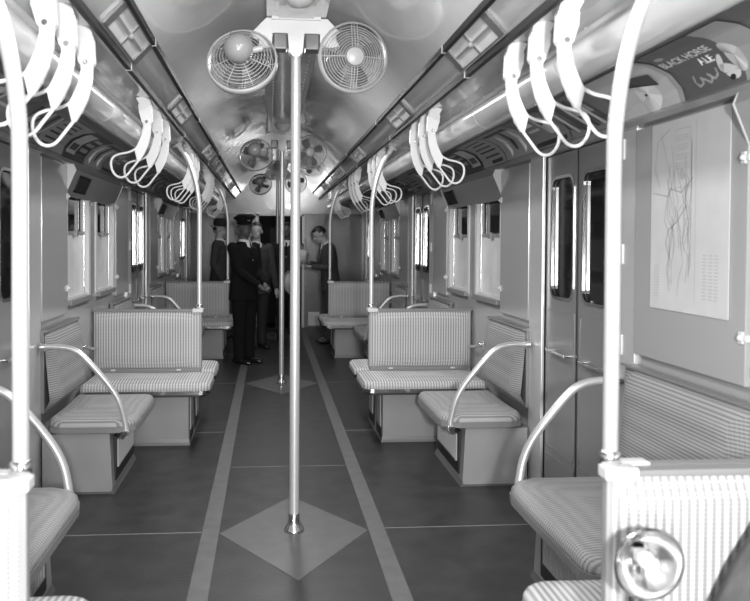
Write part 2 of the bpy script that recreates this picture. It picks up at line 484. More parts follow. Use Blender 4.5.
for z in (.665, .63, .595, .56): 
    for q in range(3): seg2(bm, [(.06, z - q * .009), (-.03, z - q * .009)], .003)
seg2(bm, [(.07, .69), (.07, .47), (-.04, .47), (-.04, .69), (.07, .69)], .003)
prism(bm, [(.015 + .018 * math.cos(a / 12 * 2 * PI), .52 + .024 * math.sin(a / 12 * 2 * PI)) for a in range(12)], 'X', X - .0002, X)
for col in (-.14, -.18, -.215):
    for q in range(14): seg2(bm, [(col + .01, .06 + q * .012), (col - .018 + random.random() * .008, .06 + q * .012)], .004)
for q in range(12): seg2(bm, [(.22, .05 + q * .011), (.18, .05 + q * .011)], .003)
seg2(bm, [(-.08, .71), (-.08, .04)], .003)
obj('legend_print', bm, MT['ink2'], t, recalc=False)

# ------------------------------------------------------------------ advertising cards in the cove
def cove_pt(y, v, off=.004):
    x, z, nx, nz = arc_at(v); return (x + nx * off, y, z + nz * off)
def cove_poly(bm, pts, mi, off):
    """pts (y, v) quad/outline, cut fine along v so it follows the curve"""
    f = quad(bm, [cove_pt(y, v, off) for y, v in pts], mi); return f
def cove_rect(bm, y0, y1, v0, v1, mi, off):
    n = max(1, int(abs(v1 - v0) / .02))
    for i in range(n):
        a = v0 + (v1 - v0) * i / n; b = v0 + (v1 - v0) * (i + 1) / n
        quad(bm, [cove_pt(y0, a, off), cove_pt(y1, a, off), cove_pt(y1, b, off), cove_pt(y0, b, off)], mi)
def cove_blob(bm, cy, cv, ry, rv, mi, off, n=20, rot=0, fr=1.):
    pts = []
    for k in range(n):
        a = 2 * PI * k / n * fr; u, w = ry * math.cos(a), rv * math.sin(a)
        pts.append((cy + u * math.cos(rot) - w * math.sin(rot), cv + u * math.sin(rot) + w * math.cos(rot)))
    c = bm.verts.new(cove_pt(cy, cv, off)); vs = [bm.verts.new(cove_pt(*p, off)) for p in pts]
    for k in range(n if fr == 1 else n - 1):
        f = bm.faces.new((c, vs[k], vs[(k + 1) % n])); f.material_index = mi
def cove_text(bm, txt, cy, v, size, mi, off, s, shear=0, slant=0):
    cu = bpy.data.curves.new('t', 'FONT'); cu.body = txt; cu.size = size; cu.align_x = 'CENTER'; cu.shear = shear; cu.offset = size * .02
    o = bpy.data.objects.new('t', cu); C.objects.link(o)
    dg = bpy.context.evaluated_depsgraph_get(); dg.update()
    me = bpy.data.meshes.new_from_object(o.evaluated_get(dg))
    b2 = bmesh.new(); b2.from_mesh(me); bmesh.ops.triangulate(b2, faces=b2.faces[:])
    vm = {}
    for vv in b2.verts:
        yy_ = cy - s * vv.co.x; vm[vv] = bm.verts.new(cove_pt(yy_, v + vv.co.y + slant * vv.co.x, off))
    for f in b2.faces:
        nf = bm.faces.new([vm[q] for q in f.verts]); nf.material_index = mi
    b2.free(); bpy.data.objects.remove(o); bpy.data.curves.remove(cu); bpy.data.meshes.remove(me)
GL = [.02, .06, .12, .22, .38, .55, .72]; GM = [GR[g] for g in GL]
def card(s, y0, k, design):
    """y0 far/near edges, design number; returns tagged object"""
    y1 = y0 + .53; v0, v1 = .012, .302; ym = (y0 + y1) / 2; vm_ = .157
    bm = B(); R = random.Random(k * 31 + (7 if s > 0 else 0))
    base = {0: 2, 1: 5, 2: 4, 3: 3, 4: 4, 5: 1, 6: 3}[design]
    cove_rect(bm, y0, y1, v0, v1, base, .003)
    e = .0045
    if design == 0:       # the dark ale card
        cove_rect(bm, y0, y0 + .17, v0, v1, 4, e - .0008)
        cove_text(bm, 'BLACK HORSE', y0 + .375, .175, .047, 6, e, s)
        cove_text(bm, 'ALE', y0 + .31, .125, .050, 6, e, s)
        cove_blob(bm, y0 + .475, .235, .028, .014, 4, e)
        tube_pts = [(.44, .10), (.455, .07), (.43, .05), (.405, .06), (.41, .085), (.385, .065), (.36, .05), (.345, .075), (.365, .09), (.335, .06), (.31, .075), (.30, .10)]
        for (a, b), (c, d) in zip(tube_pts, tube_pts[1:]):
            L_ = math.hypot(c - a, d - b); ny, nz = -(d - b) / L_ * .005, (c - a) / L_ * .005
            cove_poly(bm, [(y0 + a + ny, b + nz), (y0 + c + ny, d + nz), (y0 + c - ny, d - nz), (y0 + a - ny, b - nz)], 4, e)
        cove_blob(bm, y0 + .235, .07, .05, .028, 6, e, rot=.5); cove_blob(bm, y0 + .26, .11, .014, .040, 6, e, rot=.6)
        cove_blob(bm, y0 + .17, .12, .04, .07, 5, e); cove_blob(bm, y0 + .235, .045, .016, .010, 0, e + .0006)
        lab = 'dark ale advertising card with pale capitals'
    elif design == 1:     # face under a dark cap
        cove_blob(bm, y0 + .22, .10, .08, .09, 6, e); 
        cove_poly(bm, [(y0 + .10, .12), (y0 + .30, .165), (y0 + .31, .235), (y0 + .08, .19)], 1, e + .004); cove_poly(bm, [(y0 + .10, .12), (y0 + .30, .165), (y0 + .30, .18), (y0 + .10, .135)], 0, e + .0055)
        cove_blob(bm, y0 + .24, .095, .012, .008, 1, e + .0008); cove_blob(bm, y0 + .19, .05, .02, .006, 2, e + .0008)
        cove_rect(bm, y0, y0 + .03, v0, v1, 4, e); lab = 'pale card with a head in dark cap'
    elif design == 2:
        for q in range(5): cove_rect(bm, y0 + .08, y1 - .08 - R.random() * .1, .25 - q * .042, .263 - q * .042, 1, e)
        cove_rect(bm, y0 + .06, y0 + .30, .03, .055, 0, e); lab = 'grey advertising card with rows of dark bars'
    elif design == 3:
        cove_blob(bm, ym - .08, .17, .09, .085, 5, e); cove_blob(bm, ym - .08, .17, .055, .05, 1, e + .0006)
        cove_rect(bm, ym + .05, y1 - .03, .18, .21, 6, e); cove_rect(bm, ym + .05, y1 - .05, .13, .15, 5, e); cove_rect(bm, y0 + .04, y1 - .04, .03, .055, 0, e)
        lab = 'grey card with pale disc and dark centre'
    elif design == 4:
        for q in range(3): cove_blob(bm, y0 + .12 + q * .13, .13 + .03 * (q % 2), .035, .10, 1 if q % 2 else 6, e, rot=.25)
        cove_rect(bm, y0 + .05, y1 - .05, .245, .28, 1, e); lab = 'grey card with three tall shapes under a bar'
    elif design == 5:
        cove_rect(bm, y0 + .04, y0 + .26, .05, .26, 5, e); cove_rect(bm, y0 + .07, y0 + .23, .08, .13, 2, e + .0006)
        for q in range(3): cove_rect(bm, y0 + .31, y1 - .04, .21 - q * .06, .24 - q * .06, 4, e)
        lab = 'dark card with a pale square at one side'
    else:
        for q in range(6): 
            a = y0 + .03 + q * .075; cove_poly(bm, [(a, .04), (a + .035, .04), (a + .085, .26), (a + .05, .26)], 5 if q % 2 else 1, e)
        cove_rect(bm, y0 + .15, y1 - .15, .12, .18, 6, e + .0008); lab = 'grey card crossed by slanted light and dark bars'
    # thin card edge
    o = obj('advertising_card', bm, GM, recalc=False, s=s)
    return tag(o, lab + ', %s along the %s cove' % (ORD[k], SIDE[s]), 'advertising card', 'advertising cards in the ceiling cove')
for s in (1, -1):
    ys = [2.27 + .552 * k for k in range(19)]
    for k, y in enumerate(ys):
        d = (0 if k == 0 else 1 if k == 1 else [3, 2, 6, 4, 5][(k * 3 + 1) % 5]) if s > 0 else [5, 6, 4, 2, 3][(k * 2) % 5]
        card(s, y, k, d)

# ------------------------------------------------------------------ ceiling ventilators between the rails
def slope_pt(t, off=0):       # t 0 inner rail .. 1 outer rail
    x0, z0, x1, z1 = .617, 2.259, .692, 2.181
    L_ = math.hypot(x1 - x0, z1 - z0); nx, nz = (z1 - z0) / L_, -(x1 - x0) / L_
    return (x0 + (x1 - x0) * t + nx * off, z0 + (z1 - z0) * t + nz * off)
vy = [2.98, 4.72, 6.95, 8.70, 11.0]
def slab(bm, t0, t1, y0, y1, o0, o1):
    a, b, c, d = slope_pt(t0, o0), slope_pt(t1, o0), slope_pt(t1, o1), slope_pt(t0, o1)
    prism(bm, [a, b, c, d], 'Y', y0, y1)
for s in (1, -1):
    for k, y in enumerate(vy):
        t = thing('ceiling_vent', 'small four-pane ventilator between the dark rails, %s along the %s side' % (ORD[k], SIDE[s]), 'ventilator', (0, y, 0), 0, 'ceiling ventilators')
        bm = B()
        for a in (-.31, .25): slab(bm, 0, 1, a, a + .06, 0, .012)
        slab(bm, 0, .06, -.3, .3, 0, .012); slab(bm, .94, 1, -.3, .3, 0, .012)
        obj('frame', bm, MT['cove'], t, s=s)
        bm = B(); slab(bm, .06, .94, -.25, .25, 0, .004); obj('vent_pane', bm, MT['pale'], t, s=s)
        bm = B(); slab(bm, .44, .54, -.25, .25, .004, .009); slab(bm, .06, .94, -.012, .012, .004, .009); 
        x_, z_ = slope_pt(.5, .012); ball(bm, (x_, 0, z_), .013, 10)
        obj('cross_bar', bm, MT['band'], t, s=s)

# round dome lamps under the centre box
lamps = []
for k, y in enumerate((3.42, 7.3, 11.3)):
    nm = ('nearest', 'middle', 'farthest')[k]
    t = thing('dome_lamp', 'round ceiling dome under the centre box, %s of three' % nm, 'lamp', (0, y, 2.535), 0, 'round ceiling domes')
    bm = B(); lathe(bm, [(.0, 0), (.078, 0), (.08, -.012), (.07, -.02)], seg=28); obj('lamp_rim', bm, MT['fan'], t)
    bm = B(); lathe(bm, [(.07, -.018), (.06, -.045), (.04, -.062), (.0, -.07)], seg=28); obj('lamp_bowl', bm, MT['fan'], t)

# ------------------------------------------------------------------ stanchions, brackets and fans
def fan_parts(t):
    bm = B(); N = 48
    def circ(r, y, w):
        tube(bm, [(r * math.cos(2 * PI * k / N), y, r * math.sin(2 * PI * k / N)) for k in range(N)], w, 6, closed=True)
    for r in (.05, .062, .074, .086, .098, .110, .122, .134, .146):
        circ(r, -.055 + .035 * (r / .15) ** 2, .0016)
    for a in (0, 90, 180, 270):
        for off in ((-.014, 0, .014) if a in (90, 270) else (0,)):
            c, q = math.cos(math.radians(a)), math.sin(math.radians(a))
            pts = [(c * r - q * off, -.057 + .035 * (r / .15) ** 2, q * r + c * off) for r in (.045, .08, .12, .162)]
            tube(bm, pts, .0022, 6)
    for a in range(0, 360, 45):
        c, q = math.cos(math.radians(a + 22)), math.sin(math.radians(a + 22))
        tube(bm, [(c * .165, -.005, q * .165), (c * .15, .045, q * .15), (c * .05, .06, q * .05)], .002, 6)
    for r in (.055, .07, .085, .10, .115, .13, .145): circ(r, .060 - .02 * (r / .15) ** 3, .0018)
    lathe(bm, [(.0, -.062), (.040, -.060), (.047, -.054), (.0, -.052)], axis='Y', seg=24)
    obj('guard', bm, MT['fan'], t)
    bm = B(); lathe(bm, [(.160, -.028), (.170, -.022), (.172, .0), (.168, .02), (.162, .018), (.164, .0), (.160, -.02), (.160, -.028)], axis='Y', seg=48)
    obj('rim', bm, MT['fan'], t)
    for k in range(4):
        bm = B(); a0 = k * PI / 2 + .4; g = []
        for i in range(6):
            r = .02 + .118 * i / 5; row = []
            wid = (.35, .62, .72, .72, .64, .40)[i]
            for j in range(5):
                a = a0 + (j / 4 - .5) * wid * 1.1; row.append(bm.verts.new((r * math.cos(a), (j / 4 - .5) * .035, r * math.sin(a))))
            g.append(row)
        for i in range(5):
            for j in range(4): bm.faces.new((g[i][j], g[i][j + 1], g[i + 1][j + 1], g[i + 1][j])).smooth = True
        r_ = bmesh.ops.solidify(bm, geom=bm.faces[:], thickness=.002)
        obj('blade', bm, MT['blade'], t)
    bm = B(); lathe(bm, [(0, -.03), (.022, -.026), (.026, .0), (.026, .06)], axis='Y', seg=20); obj('hub', bm, MT['fan'], t)
    bm = B(); ball(bm, (0, .118, 0), .070, 28, sc_=(1, .95, 1)); obj('motor_housing', bm, MT['fanball'], t)
    bm = B(); tube(bm, [(0, .10, .0), (-.075, .10, .0), (-.11, .10, .01)], .016, 12); obj('mounting_arm', bm, MT['fan'], t)
fanR = thing('ceiling_fan', '', 'fan', (0, 0, 0)); fan_parts(fanR)
used = False
def brk(parent):
    def Q(px, py): return ((px - 362) * .001327, 1.45 + (241 - py / 3.75) * .004974)
    bm = B()
    for o in ([(252, 82), (478, 82), (478, 137), (252, 137)], [(252, 82), (252, 192), (228, 196), (196, 140)], [(478, 82), (540, 148), (520, 180), (498, 186), (478, 187)],
              [(252, 137), (275, 137), (271, 190), (252, 192)], [(450, 137), (478, 137), (478, 187), (450, 186)],
              [(331, 137), (392, 137), (386, 205), (372, 222), (352, 222), (336, 205)]):
        prism(bm, [Q(*p) for p in o], 'Y', -.035, .035)
    obj('bracket_plate', bm, MT['bracket'], parent)
    for a, b in ((278, 328), (395, 446)):
        bm = B(); (x0, z1), (x1, z0) = Q(a, 137), Q(b, 196); box(bm, x0, x1, -.045, .045, z0, z1, 0, .006); obj('clamp_block', bm, MT['cove'], parent)
    bm = B(); box(bm, -.12, .12, -.05, .05, 2.53, 2.545); obj('mounting_foot', bm, MT['bracket'], parent)
PN = ['nearest', 'middle', 'farthest']
for k, d in enumerate(DC):
    t = thing('stanchion', 'vertical steel pole in the centre of the aisle on the %s floor diamond' % PN[k], 'pole', (0, d, 0), 0, 'centre aisle poles')
    bm = B(); tube(bm, [(0, 0, .03), (0, 0, 2.3625)], .0245, 20); obj('pole', bm, MT['pole'], t)
    bm = B(); lathe(bm, [(0, .0015), (.052, .0015), (.052, .006), (.046, .016), (.038, .03), (.0285, .05), (.0275, .085), (.024, .09)], seg=28); obj('floor_flange', bm, MT['chrome'], t)
    t = thing('fan_bracket', 'white bracket joining two fans to the ceiling box, %s of three' % PN[k], 'bracket', (0, d, 0), 0, 'white fan brackets'); brk(t)
    for s in (1, -1):
        lab = ('caged fan facing the camera, right of the %s white bracket' if s > 0 else 'caged fan with round motor housing towards the camera, left of the %s white bracket') % PN[k]
        loc = (.275 if s > 0 else -.262, d - .07, 2.345 if s > 0 else 2.315); rz = .1 if s > 0 else PI - .12
        if not used: fanR.location = loc; fanR.rotation_euler = (.06, 0, rz); tag(fanR, lab, 'fan', 'ceiling fans'); used = True
        else: dup(fanR, loc, rz, lab, 'ceiling fans').rotation_euler = (.06 if s > 0 else .34, 0, rz)

# poles rising from the seat-back corners
for s in (1, -1):
    for i, yc in enumerate(YC):
        t = thing('seat_pole', 'steel pole rising from the %s %s seat back, bent outward at the top' % (PN[i], SIDE[s]), 'pole', (s * (.652 if i else (.668 if s < 0 else .660)), yc, .935), 0, 'poles on the seat backs')
        bm = B(); tube(bm, smooth_path([(0, 0, 0), (0, 0, .35), (0, 0, .66), (.004, 0, .80), (.03, 0, .96), (.085, 0, 1.12), (.155, 0, 1.232)], 8), .0175, 16); obj('pole', bm, MT['pole'], t, s=s)
        bm = B(); lathe(bm, [(0, .0), (.045, 0), (.045, -.006), (.02, -.02), (.019, -.06)], seg=20)
        for v in bm.verts:
            v.co = Matrix.Rotation(.55, 3, 'Y') @ v.co + Vector((.158, 0, 1.237))
        obj('ceiling_flange', bm, MT['white'], t, s=s)
        bm = B(); lathe(bm, [(.0, 0), (.024, 0), (.024, .03), (.016, .035)], seg=16); obj('pole_socket', bm, MT['chrome'], t, s=s)

# ------------------------------------------------------------------ hand straps
def H(px, py):
    x, z = (px - 75) * .000973, -(py - 285) * .000973; a = .09 if py > 300 else 0
    return (x * math.cos(a) - z * math.sin(a), z * math.cos(a) + x * math.sin(a))
def strap_parts(t, s):
    bm = B(); prism(bm, [H(*p) for p in ((52, 200), (62, 168), (78, 150), (100, 178), (122, 196), (118, 235), (104, 285), (90, 303), (74, 308), (58, 300), (48, 285))], 'Y', -.017, .017)
    bmesh.ops.bevel(bm, geom=[e for e in bm.edges if abs(e.verts[0].co.y - e.verts[1].co.y) < 1e-6], offset=.004, segments=2, affect='EDGES')
    obj('hinge_cover', bm, MT['strap'], t, s=s)
    bm = B(); tube(bm, [H_ for H_ in [(H(78, 285)[0], -.024, H(78, 285)[1]), (H(78, 285)[0], .024, H(78, 285)[1])]], .009, 12); obj('hinge_pin', bm, MT['chrome'], t, s=s)
    bm = B(); prism(bm, [H(*p) for p in ((56, 292), (98, 296), (91, 325), (95, 360), (108, 400), (130, 432), (110, 492), (96, 492), (78, 455), (62, 410), (53, 350))], 'Y', -.012, .012)
    bmesh.ops.bevel(bm, geom=[e for e in bm.edges if abs(e.verts[0].co.y - e.verts[1].co.y) < 1e-6], offset=.004, segments=2, affect='EDGES')
    obj('strap_bar', bm, MT['strap'], t, s=s)
    bm = B(); loop = [(126, 432), (160, 452), (205, 466), (234, 484), (244, 512), (236, 550), (214, 578), (186, 586), (158, 572), (130, 530), (104, 490)]
    pts = [(H(*p)[0], 0, H(*p)[1]) for p in loop]; tube(bm, smooth_path(pts, 4), .006, 8); obj('handle_loop', bm, MT['strap'], t, s=s)
    # wing that screws the strap to the ceiling
    bm = B(); prism(bm, [(-.02, .09), (.015, .128), (.055, .118), (.04, .09), (.02, .06)], 'Y', -.022, .022); obj('mounting_wing', bm, MT['strap'], t, s=s)
protoS = {}
CL = {1: [(2.29, 2.53, 2.80), (4.20, 4.44, 4.72), (6.22, 6.48, 6.76), (7.85, 8.13, 8.42), (10.2, 10.48, 10.76)],
      -1: [(2.25, 2.48, 2.73), (4.05, 4.42, 4.76), (6.22, 6.48, 6.76), (8.0, 8.28, 8.56), (10.2, 10.48, 10.76)]}
for s in (1, -1):
    for k, g in enumerate(CL[s]):
        for j, y in enumerate(g):
            lab = 'white hand strap on the %s, %s in the %s cluster from the camera' % (SIDE[s], ('nearest', 'middle', 'farthest')[j], ORD[k])
            loc = (s * .748, y, 2.052); grp = 'hand straps on the %s' % SIDE[s]
            if s not in protoS:
                protoS[s] = thing('hand_strap', lab, 'hand strap', loc, 0, grp); strap_parts(protoS[s], s)
            else: dup(protoS[s], loc, 0, lab, grp)

# ------------------------------------------------------------------ seats
def cushion(bm, outline, z0, z1, crown, inset=.03, mi=0, n=5):
    """soft slab from a plan outline: rounded shoulders and a crowned top"""
    cx = sum(p[0] for p in outline) / len(outline); cy = sum(p[1] for p in outline) / len(outline)
    rings = []
    prof = [(0, z0)] + [(inset * (1 - math.cos(a * PI / 2 / n)), z1 - inset * .9 + inset * .9 * math.sin(a * PI / 2 / n)) for a in range(n + 1)]
    for d, z in prof:
        rings.append([bm.verts.new((x + (cx - x) * d / max(.12, math.hypot(cx - x, cy - y)), y + (cy - y) * d / max(.12, math.hypot(cx - x, cy - y)), z)) for x, y in outline])
    for q in (.75, .5, .25):
        base = rings[len(prof) - 1]
        rings.append([bm.verts.new((cx + (v.co.x - cx) * q, cy + (v.co.y - cy) * q, z1 + crown * (1 - q * q))) for v in base])
    m = len(outline)
    for A, Bq in zip(rings, rings[1:]):
        for i in range(m):
            f = bm.faces.new((A[i], A[(i + 1) % m], Bq[(i + 1) % m], Bq[i])); f.smooth = True; f.material_index = mi
    c = bm.verts.new((cx, cy, z1 + crown))
    for i in range(m): f = bm.faces.new((rings[-1][i], rings[-1][(i + 1) % m], c)); f.smooth = True; f.material_index = mi
    bm.faces.new(rings[0][::-1])
def rr2(x0, x1, y0, y1, rs, n=5):
    """rounded rectangle, rs = radii at (x1,y1),(x0,y1),(x0,y0),(x1,y0)"""
    out = []
    for (cx, cy, a0), r in zip(((x1, y1, 0), (x0, y1, 90), (x0, y0, 180), (x1, y0, 270)), rs):
        sx, sy = (-1 if cx == x1 else 1), (-1 if cy == y1 else 1)
        for k in range(n + 1):
            a = math.radians(a0 + 90 * k / n); out.append((cx + sx * r + r * math.cos(a), cy + sy * r + r * math.sin(a)))
    return out
def dens(o, m=.06):
    out = []
    for p, q in zip(o, o[1:] + o[:1]):
        L_ = math.hypot(q[0] - p[0], q[1] - p[1]); n = max(1, int(L_ / m))
        for k in range(n): out.append((p[0] + (q[0] - p[0]) * k / n, p[1] + (q[1] - p[1]) * k / n))
    return out
def cross_seat(s):
    t = thing('cross_seat', '', 'seat')
    bm = B(); prism(bm, [(-.36, .0), (-.36, .375), (-.01, .375), (-.01, 0)], 'X', .695, 1.415)
    box(bm, .705, 1.412, -.365, -.358, .345, .375); obj('base', bm, MT['seat'], t, s=s)
    bm = B(); box(bm, .683, 1.418, -.372, -.01, 0, .018); prism(bm, [(-.372, 0), (-.36, 0), (-.36, .04)], 'X', .69, 1.415); obj('kick_trim', bm, MT['band'], t, s=s)
    bm = B(); prism(bm, [(-.35, .02), (-.31, .35), (-.03, .35), (-.07, .02)], 'X', .688, .696); obj('heater_frame', bm, MT['dark'], t, s=s)
    bm = B(); prism(bm, [(-.318, .10), (-.30, .325), (-.10, .325), (-.12, .10)], 'X', .683, .689)
    for q in range(8): box(bm, .6815, .684, -.30, -.13, .12 + q * .025, .124 + q * .025)
    obj('heater_grille', bm, MT['grille'], t, s=s)
    bm = B(); ol = dens(rr2(.535, 1.41, -.545, -.045, (.03, .06, .07, .03))); cushion(bm, ol, .418, .468, .018, .034)
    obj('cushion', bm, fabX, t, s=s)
    bm = B(); prism(bm, rr2(.53, 1.412, -.552, -.04, (.03, .06, .075, .03)), 'Z', .392, .418)
    obj('cushion_rim', bm, MT['chrome'], t, s=s)
    bm = B(); prism(bm, rr2(.56, 1.40, -.52, -.05, (.03, .05, .06, .03)), 'Z', .372, .393); obj('under_tray', bm, MT['dark'], t, s=s)
    bm = B()
    # backrest with soft padded face leaning slightly
    box(bm, .632, 1.425, -.030, -.0005, .49, .925, 0, .006); obj('back_frame', bm, MT['seat'], t, s=s)
    bm = B(); n = 14; m = 8; g = []
    for i in range(n + 1):
        row = []
        for j in range(m + 1):
            u, v = i / n, j / m; e = min(1, min(u, 1 - u) / .05) ** .5 * min(1, min(v, 1 - v) / .08) ** .5
            row.append(bm.verts.new((.648 + (1.42 - .648) * u, -.030 - .022 * e - .006 * math.sin(PI * u), .50 + .415 * v)))
        g.append(row)
    for i in range(n):
        for j in range(m): bm.faces.new((g[i][j], g[i + 1][j], g[i + 1][j + 1], g[i][j + 1])).smooth = True
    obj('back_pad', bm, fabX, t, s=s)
    bm = B(); box(bm, .626, 1.43, -.045, -.0005, .918, .934, 0, .004); obj('top_cap', bm, MT['band'], t, s=s)
    bm = B(); box(bm, .622, .70, -.048, -.0003, .912, .940, 0, .005); obj('corner_cap', bm, MT['pale'], t, s=s)
    bm = B(); box(bm, .642, 1.42, -.046, -.0005, .40, .492, 0, .004); obj('lower_band', bm, MT['band'], t, s=s)
    for x in (.80, 1.28):
        bm = B(); box(bm, x - .016, x + .016, -.054, -.045, .478, .490, 0, .002); obj('clip', bm, MT['white'], t, s=s)
    # small wall bracket by the window side
    bm = B(); tube(bm, smooth_path([(1.44, -.36, .70), (1.41, -.34, .70), (1.395, -.28, .68), (1.395, -.10, .655), (1.42, -.06, .65)]), .012, 10); box(bm, 1.425, 1.44, -.39, -.33, .67, .73, 0, .004)
    obj('wall_bracket', bm, MT['chrome'], t, s=s)
    return t
def wall_seat(s):
    """runs from its door end (y=0) toward +y"""
    t = thing('wall_seat', '', 'seat')
    bm = B(); prism(bm, [(1.035, 0), (1.018, .0), (1.035, .345), (1.41, .345), (1.41, 0)], 'Y', 0, .72); obj('base', bm, MT['seat'], t, s=s)
    bm = B(); prism(bm, [(1.006, 0), (1.41, 0), (1.41, .012), (1.025, .012), (1.018, .03)], 'Y', -.006, .725); obj('kick_trim', bm, MT['cove'], t, s=s)
    bm = B(); prism(bm, [(.08, .05), (.08, .31), (.68, .31), (.68, .05)], 'X', 1.014, 1.030); obj('heater_frame', bm, MT['dark'], t, s=s)
    bm = B(); box(bm, 1.005, 1.016, .12, .64, .12, .285)
    for q in range(17): box(bm, 1.002, 1.006, .135 + q * .029, .142 + q * .029, .13, .275)
    obj('heater_grille', bm, MT['grille'], t, s=s)
    bm = B(); ol = dens([(1.39, .735), (.93, .735), (.90, .72), (.885, .69), (.885, .10), (.90, .04), (.94, .0), (1.0, -.025), (1.30, -.025), (1.36, 0), (1.385, .05)])
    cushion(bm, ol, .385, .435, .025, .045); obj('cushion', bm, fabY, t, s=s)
    bm = B(); prism(bm, [(1.395, .74), (.93, .74), (.895, .725), (.88, .69), (.88, .10), (.895, .035), (.94, -.008), (1.0, -.032), (1.30, -.032), (1.365, -.005), (1.39, .05)], 'Z', .355, .386)
    obj('cushion_rim', bm, MT['band'], t, s=s)
    # padded back on the wall
    bm = B(); n = 10; m = 8; g = []
    ed = lambda u: min(1, min(u, 1 - u) / .10) ** .5
    for i in range(n + 1):
        row = []
        for j in range(m + 1):
            u, v = i / n, j / m
            row.append(bm.verts.new((1.425 - .022 - .045 * ed(u) * ed(v) - .035 * (1 - v) ** 1.5 * min(1, v * 10), .03 + .76 * u, .475 + .445 * v)))
        g.append(row)
    for i in range(n):
        for j in range(m): bm.faces.new((g[i][j], g[i + 1][j], g[i + 1][j + 1], g[i][j + 1])).smooth = True
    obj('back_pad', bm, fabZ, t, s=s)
    bm = B(); box(bm, 1.405, 1.432, .02, .81, .46, .93, 0, .003); box(bm, 1.385, 1.43, .02, .81, .922, .935, 0, .003); obj('back_frame', bm, MT['band'], t, s=s)
    bm = B(); tube(bm, smooth_path([(1.41, -.02, .845), (1.30, -.02, .845), (1.22, -.02, .825), (1.15, -.02, .765), (1.03, -.015, .62), (.975, -.01, .52), (.948, .0, .41), (.942, .0, .355)], 6), .0175, 14); obj('arm_rail', bm, MT['pole'], t, s=s)
    bm = B(); tube(bm, [(1.41, -.02, .845), (1.385, -.02, .845)], .024, 14); obj('wall_flange', bm, MT['chrome'], t, s=s)
    bm = B(); box(bm, .925, .965, -.02, .03, .335, .365, 0, .004); tube(bm, [(.945, 0, .345), (.97, .03, .31)], .01); obj('rail_foot', bm, MT['chrome'], t, s=s)
    return t
cs = {s: cross_seat(s) for s in (1, -1)}; ws = {s: wall_seat(s) for s in (1, -1)}; placed = set()
def place(dct, s, loc, rz, lab, grp):
    key = (id(dct), s)
    if key not in placed:
        placed.add(key); o = dct[s]; o.location = loc; o.rotation_euler = (0, 0, rz); o['label'] = lab; o['group'] = grp
    else: o = dup(dct[s], loc, rz, lab, grp); o.scale = (1, 1, 1)
    return o
BN = ['nearest', 'middle', 'farthest']
for i, yc in enumerate(YC):
    for s in (1, -1):
        ox = 0 if i else (-.016 if s < 0 else .008)
        place(cs, s, (ox, yc, 0), 0, 'striped double seat facing the camera in the %s bay on the %s' % (BN[i], SIDE[s]), 'cross seats')
        o = place(cs, -s, (ox + (0 if i else s * .05), yc, 0), PI, 'striped double seat facing away, behind the %s seat back on the %s' % (BN[i], SIDE[s]), 'cross seats')
        if i == 0: o.scale = (1, .84, 1)
        if i > 0: place(ws, s, (0, yc - 1.41, 0), 0, 'side seat along the %s wall just past the %s doorway' % (SIDE[s], ['nearest', 'second'][i - 1]), 'side seats along the walls')
        o = place(ws, -s, (0, yc + (1.41 if i else 1.53), 0), PI, 'side seat along the %s wall just before the %s doorway' % (SIDE[s], ['nearest', 'second', 'farthest'][i]), 'side seats along the walls')
        if i == 0: o.scale = (1, 1.2, 1)

# white notice on the far end wall
bm = B(); box(bm, .53, .72, Y1 - .012, Y1, .03, .26, 0, .003)
tag(obj('white_plate', bm, MT['white']), 'small white rectangular plate low on the far end wall', 'plate')
bm = B(); tube(bm, [(.485, Y1 - .05, .70), (.485, Y1 - .05, 1.50)], .012, 10)
for z in (.72, 1.48): tube(bm, [(.485, Y1 - .05, z), (.485, Y1, z)], .010, 8)
tag(obj('door_grab_rail', bm, MT['white']), 'white upright grab rail beside the end door', 'grab rail')

bm = B(); box(bm, -.50, -.365, Y1 - .012, Y1 - .0005, 1.52, 1.84, 0, .003)
tag(obj('notice_plate', bm, MT['white']), 'white upright notice plate left of the dark end doorway', 'notice')

# ------------------------------------------------------------------ people
def loft(bm, pts, seg=14):
    """pts: (centre, rx, ry) with rx across (x axis-ish) and ry depth; rings perpendicular to the path"""
    rings = []; n = len(pts); prev = None
    for i, (p, rx, ry) in enumerate(pts):
        t = (Vector(pts[min(i + 1, n - 1)][0]) - Vector(pts[max(i - 1, 0)][0])).normalized()
        ref = Vector((1, 0, 0)) if abs(t.x) < .8 else Vector((0, 1, 0))
        u = (ref - t * ref.dot(t)).normalized(); w = t.cross(u)
        rings.append([bm.verts.new(Vector(p) + u * math.cos(2 * PI * k / seg) * rx + w * math.sin(2 * PI * k / seg) * ry) for k in range(seg)])
    for A, Bq in zip(rings, rings[1:]):
        for k in range(seg): bm.faces.new((A[k], A[(k + 1) % seg], Bq[(k + 1) % seg], Bq[k]))
    bm.faces.new(rings[0][::-1]); bm.faces.new(rings[-1])
def voxel(name, bm, m, parent, vox=.014, it=4):
    bmesh.ops.recalc_face_normals(bm, faces=bm.faces[:])
    me = bpy.data.meshes.new(name); bm.to_mesh(me); bm.free()
    o = bpy.data.objects.new(name, me); C.objects.link(o)
    r = o.modifiers.new('r', 'REMESH'); r.mode = 'VOXEL'; r.voxel_size = vox; r.use_smooth_shade = True
    sm = o.modifiers.new('s', 'SMOOTH'); sm.iterations = it; sm.factor = .5
    dg = bpy.context.evaluated_depsgraph_get(); dg.update()
    m2 = bpy.data.meshes.new_from_object(o.evaluated_get(dg)); o.modifiers.clear(); o.data = m2; bpy.data.meshes.remove(me)
    m2.materials.clear(); m2.materials.append(m); o.parent = parent
    for p in m2.polygons: p.use_smooth = True
    return o
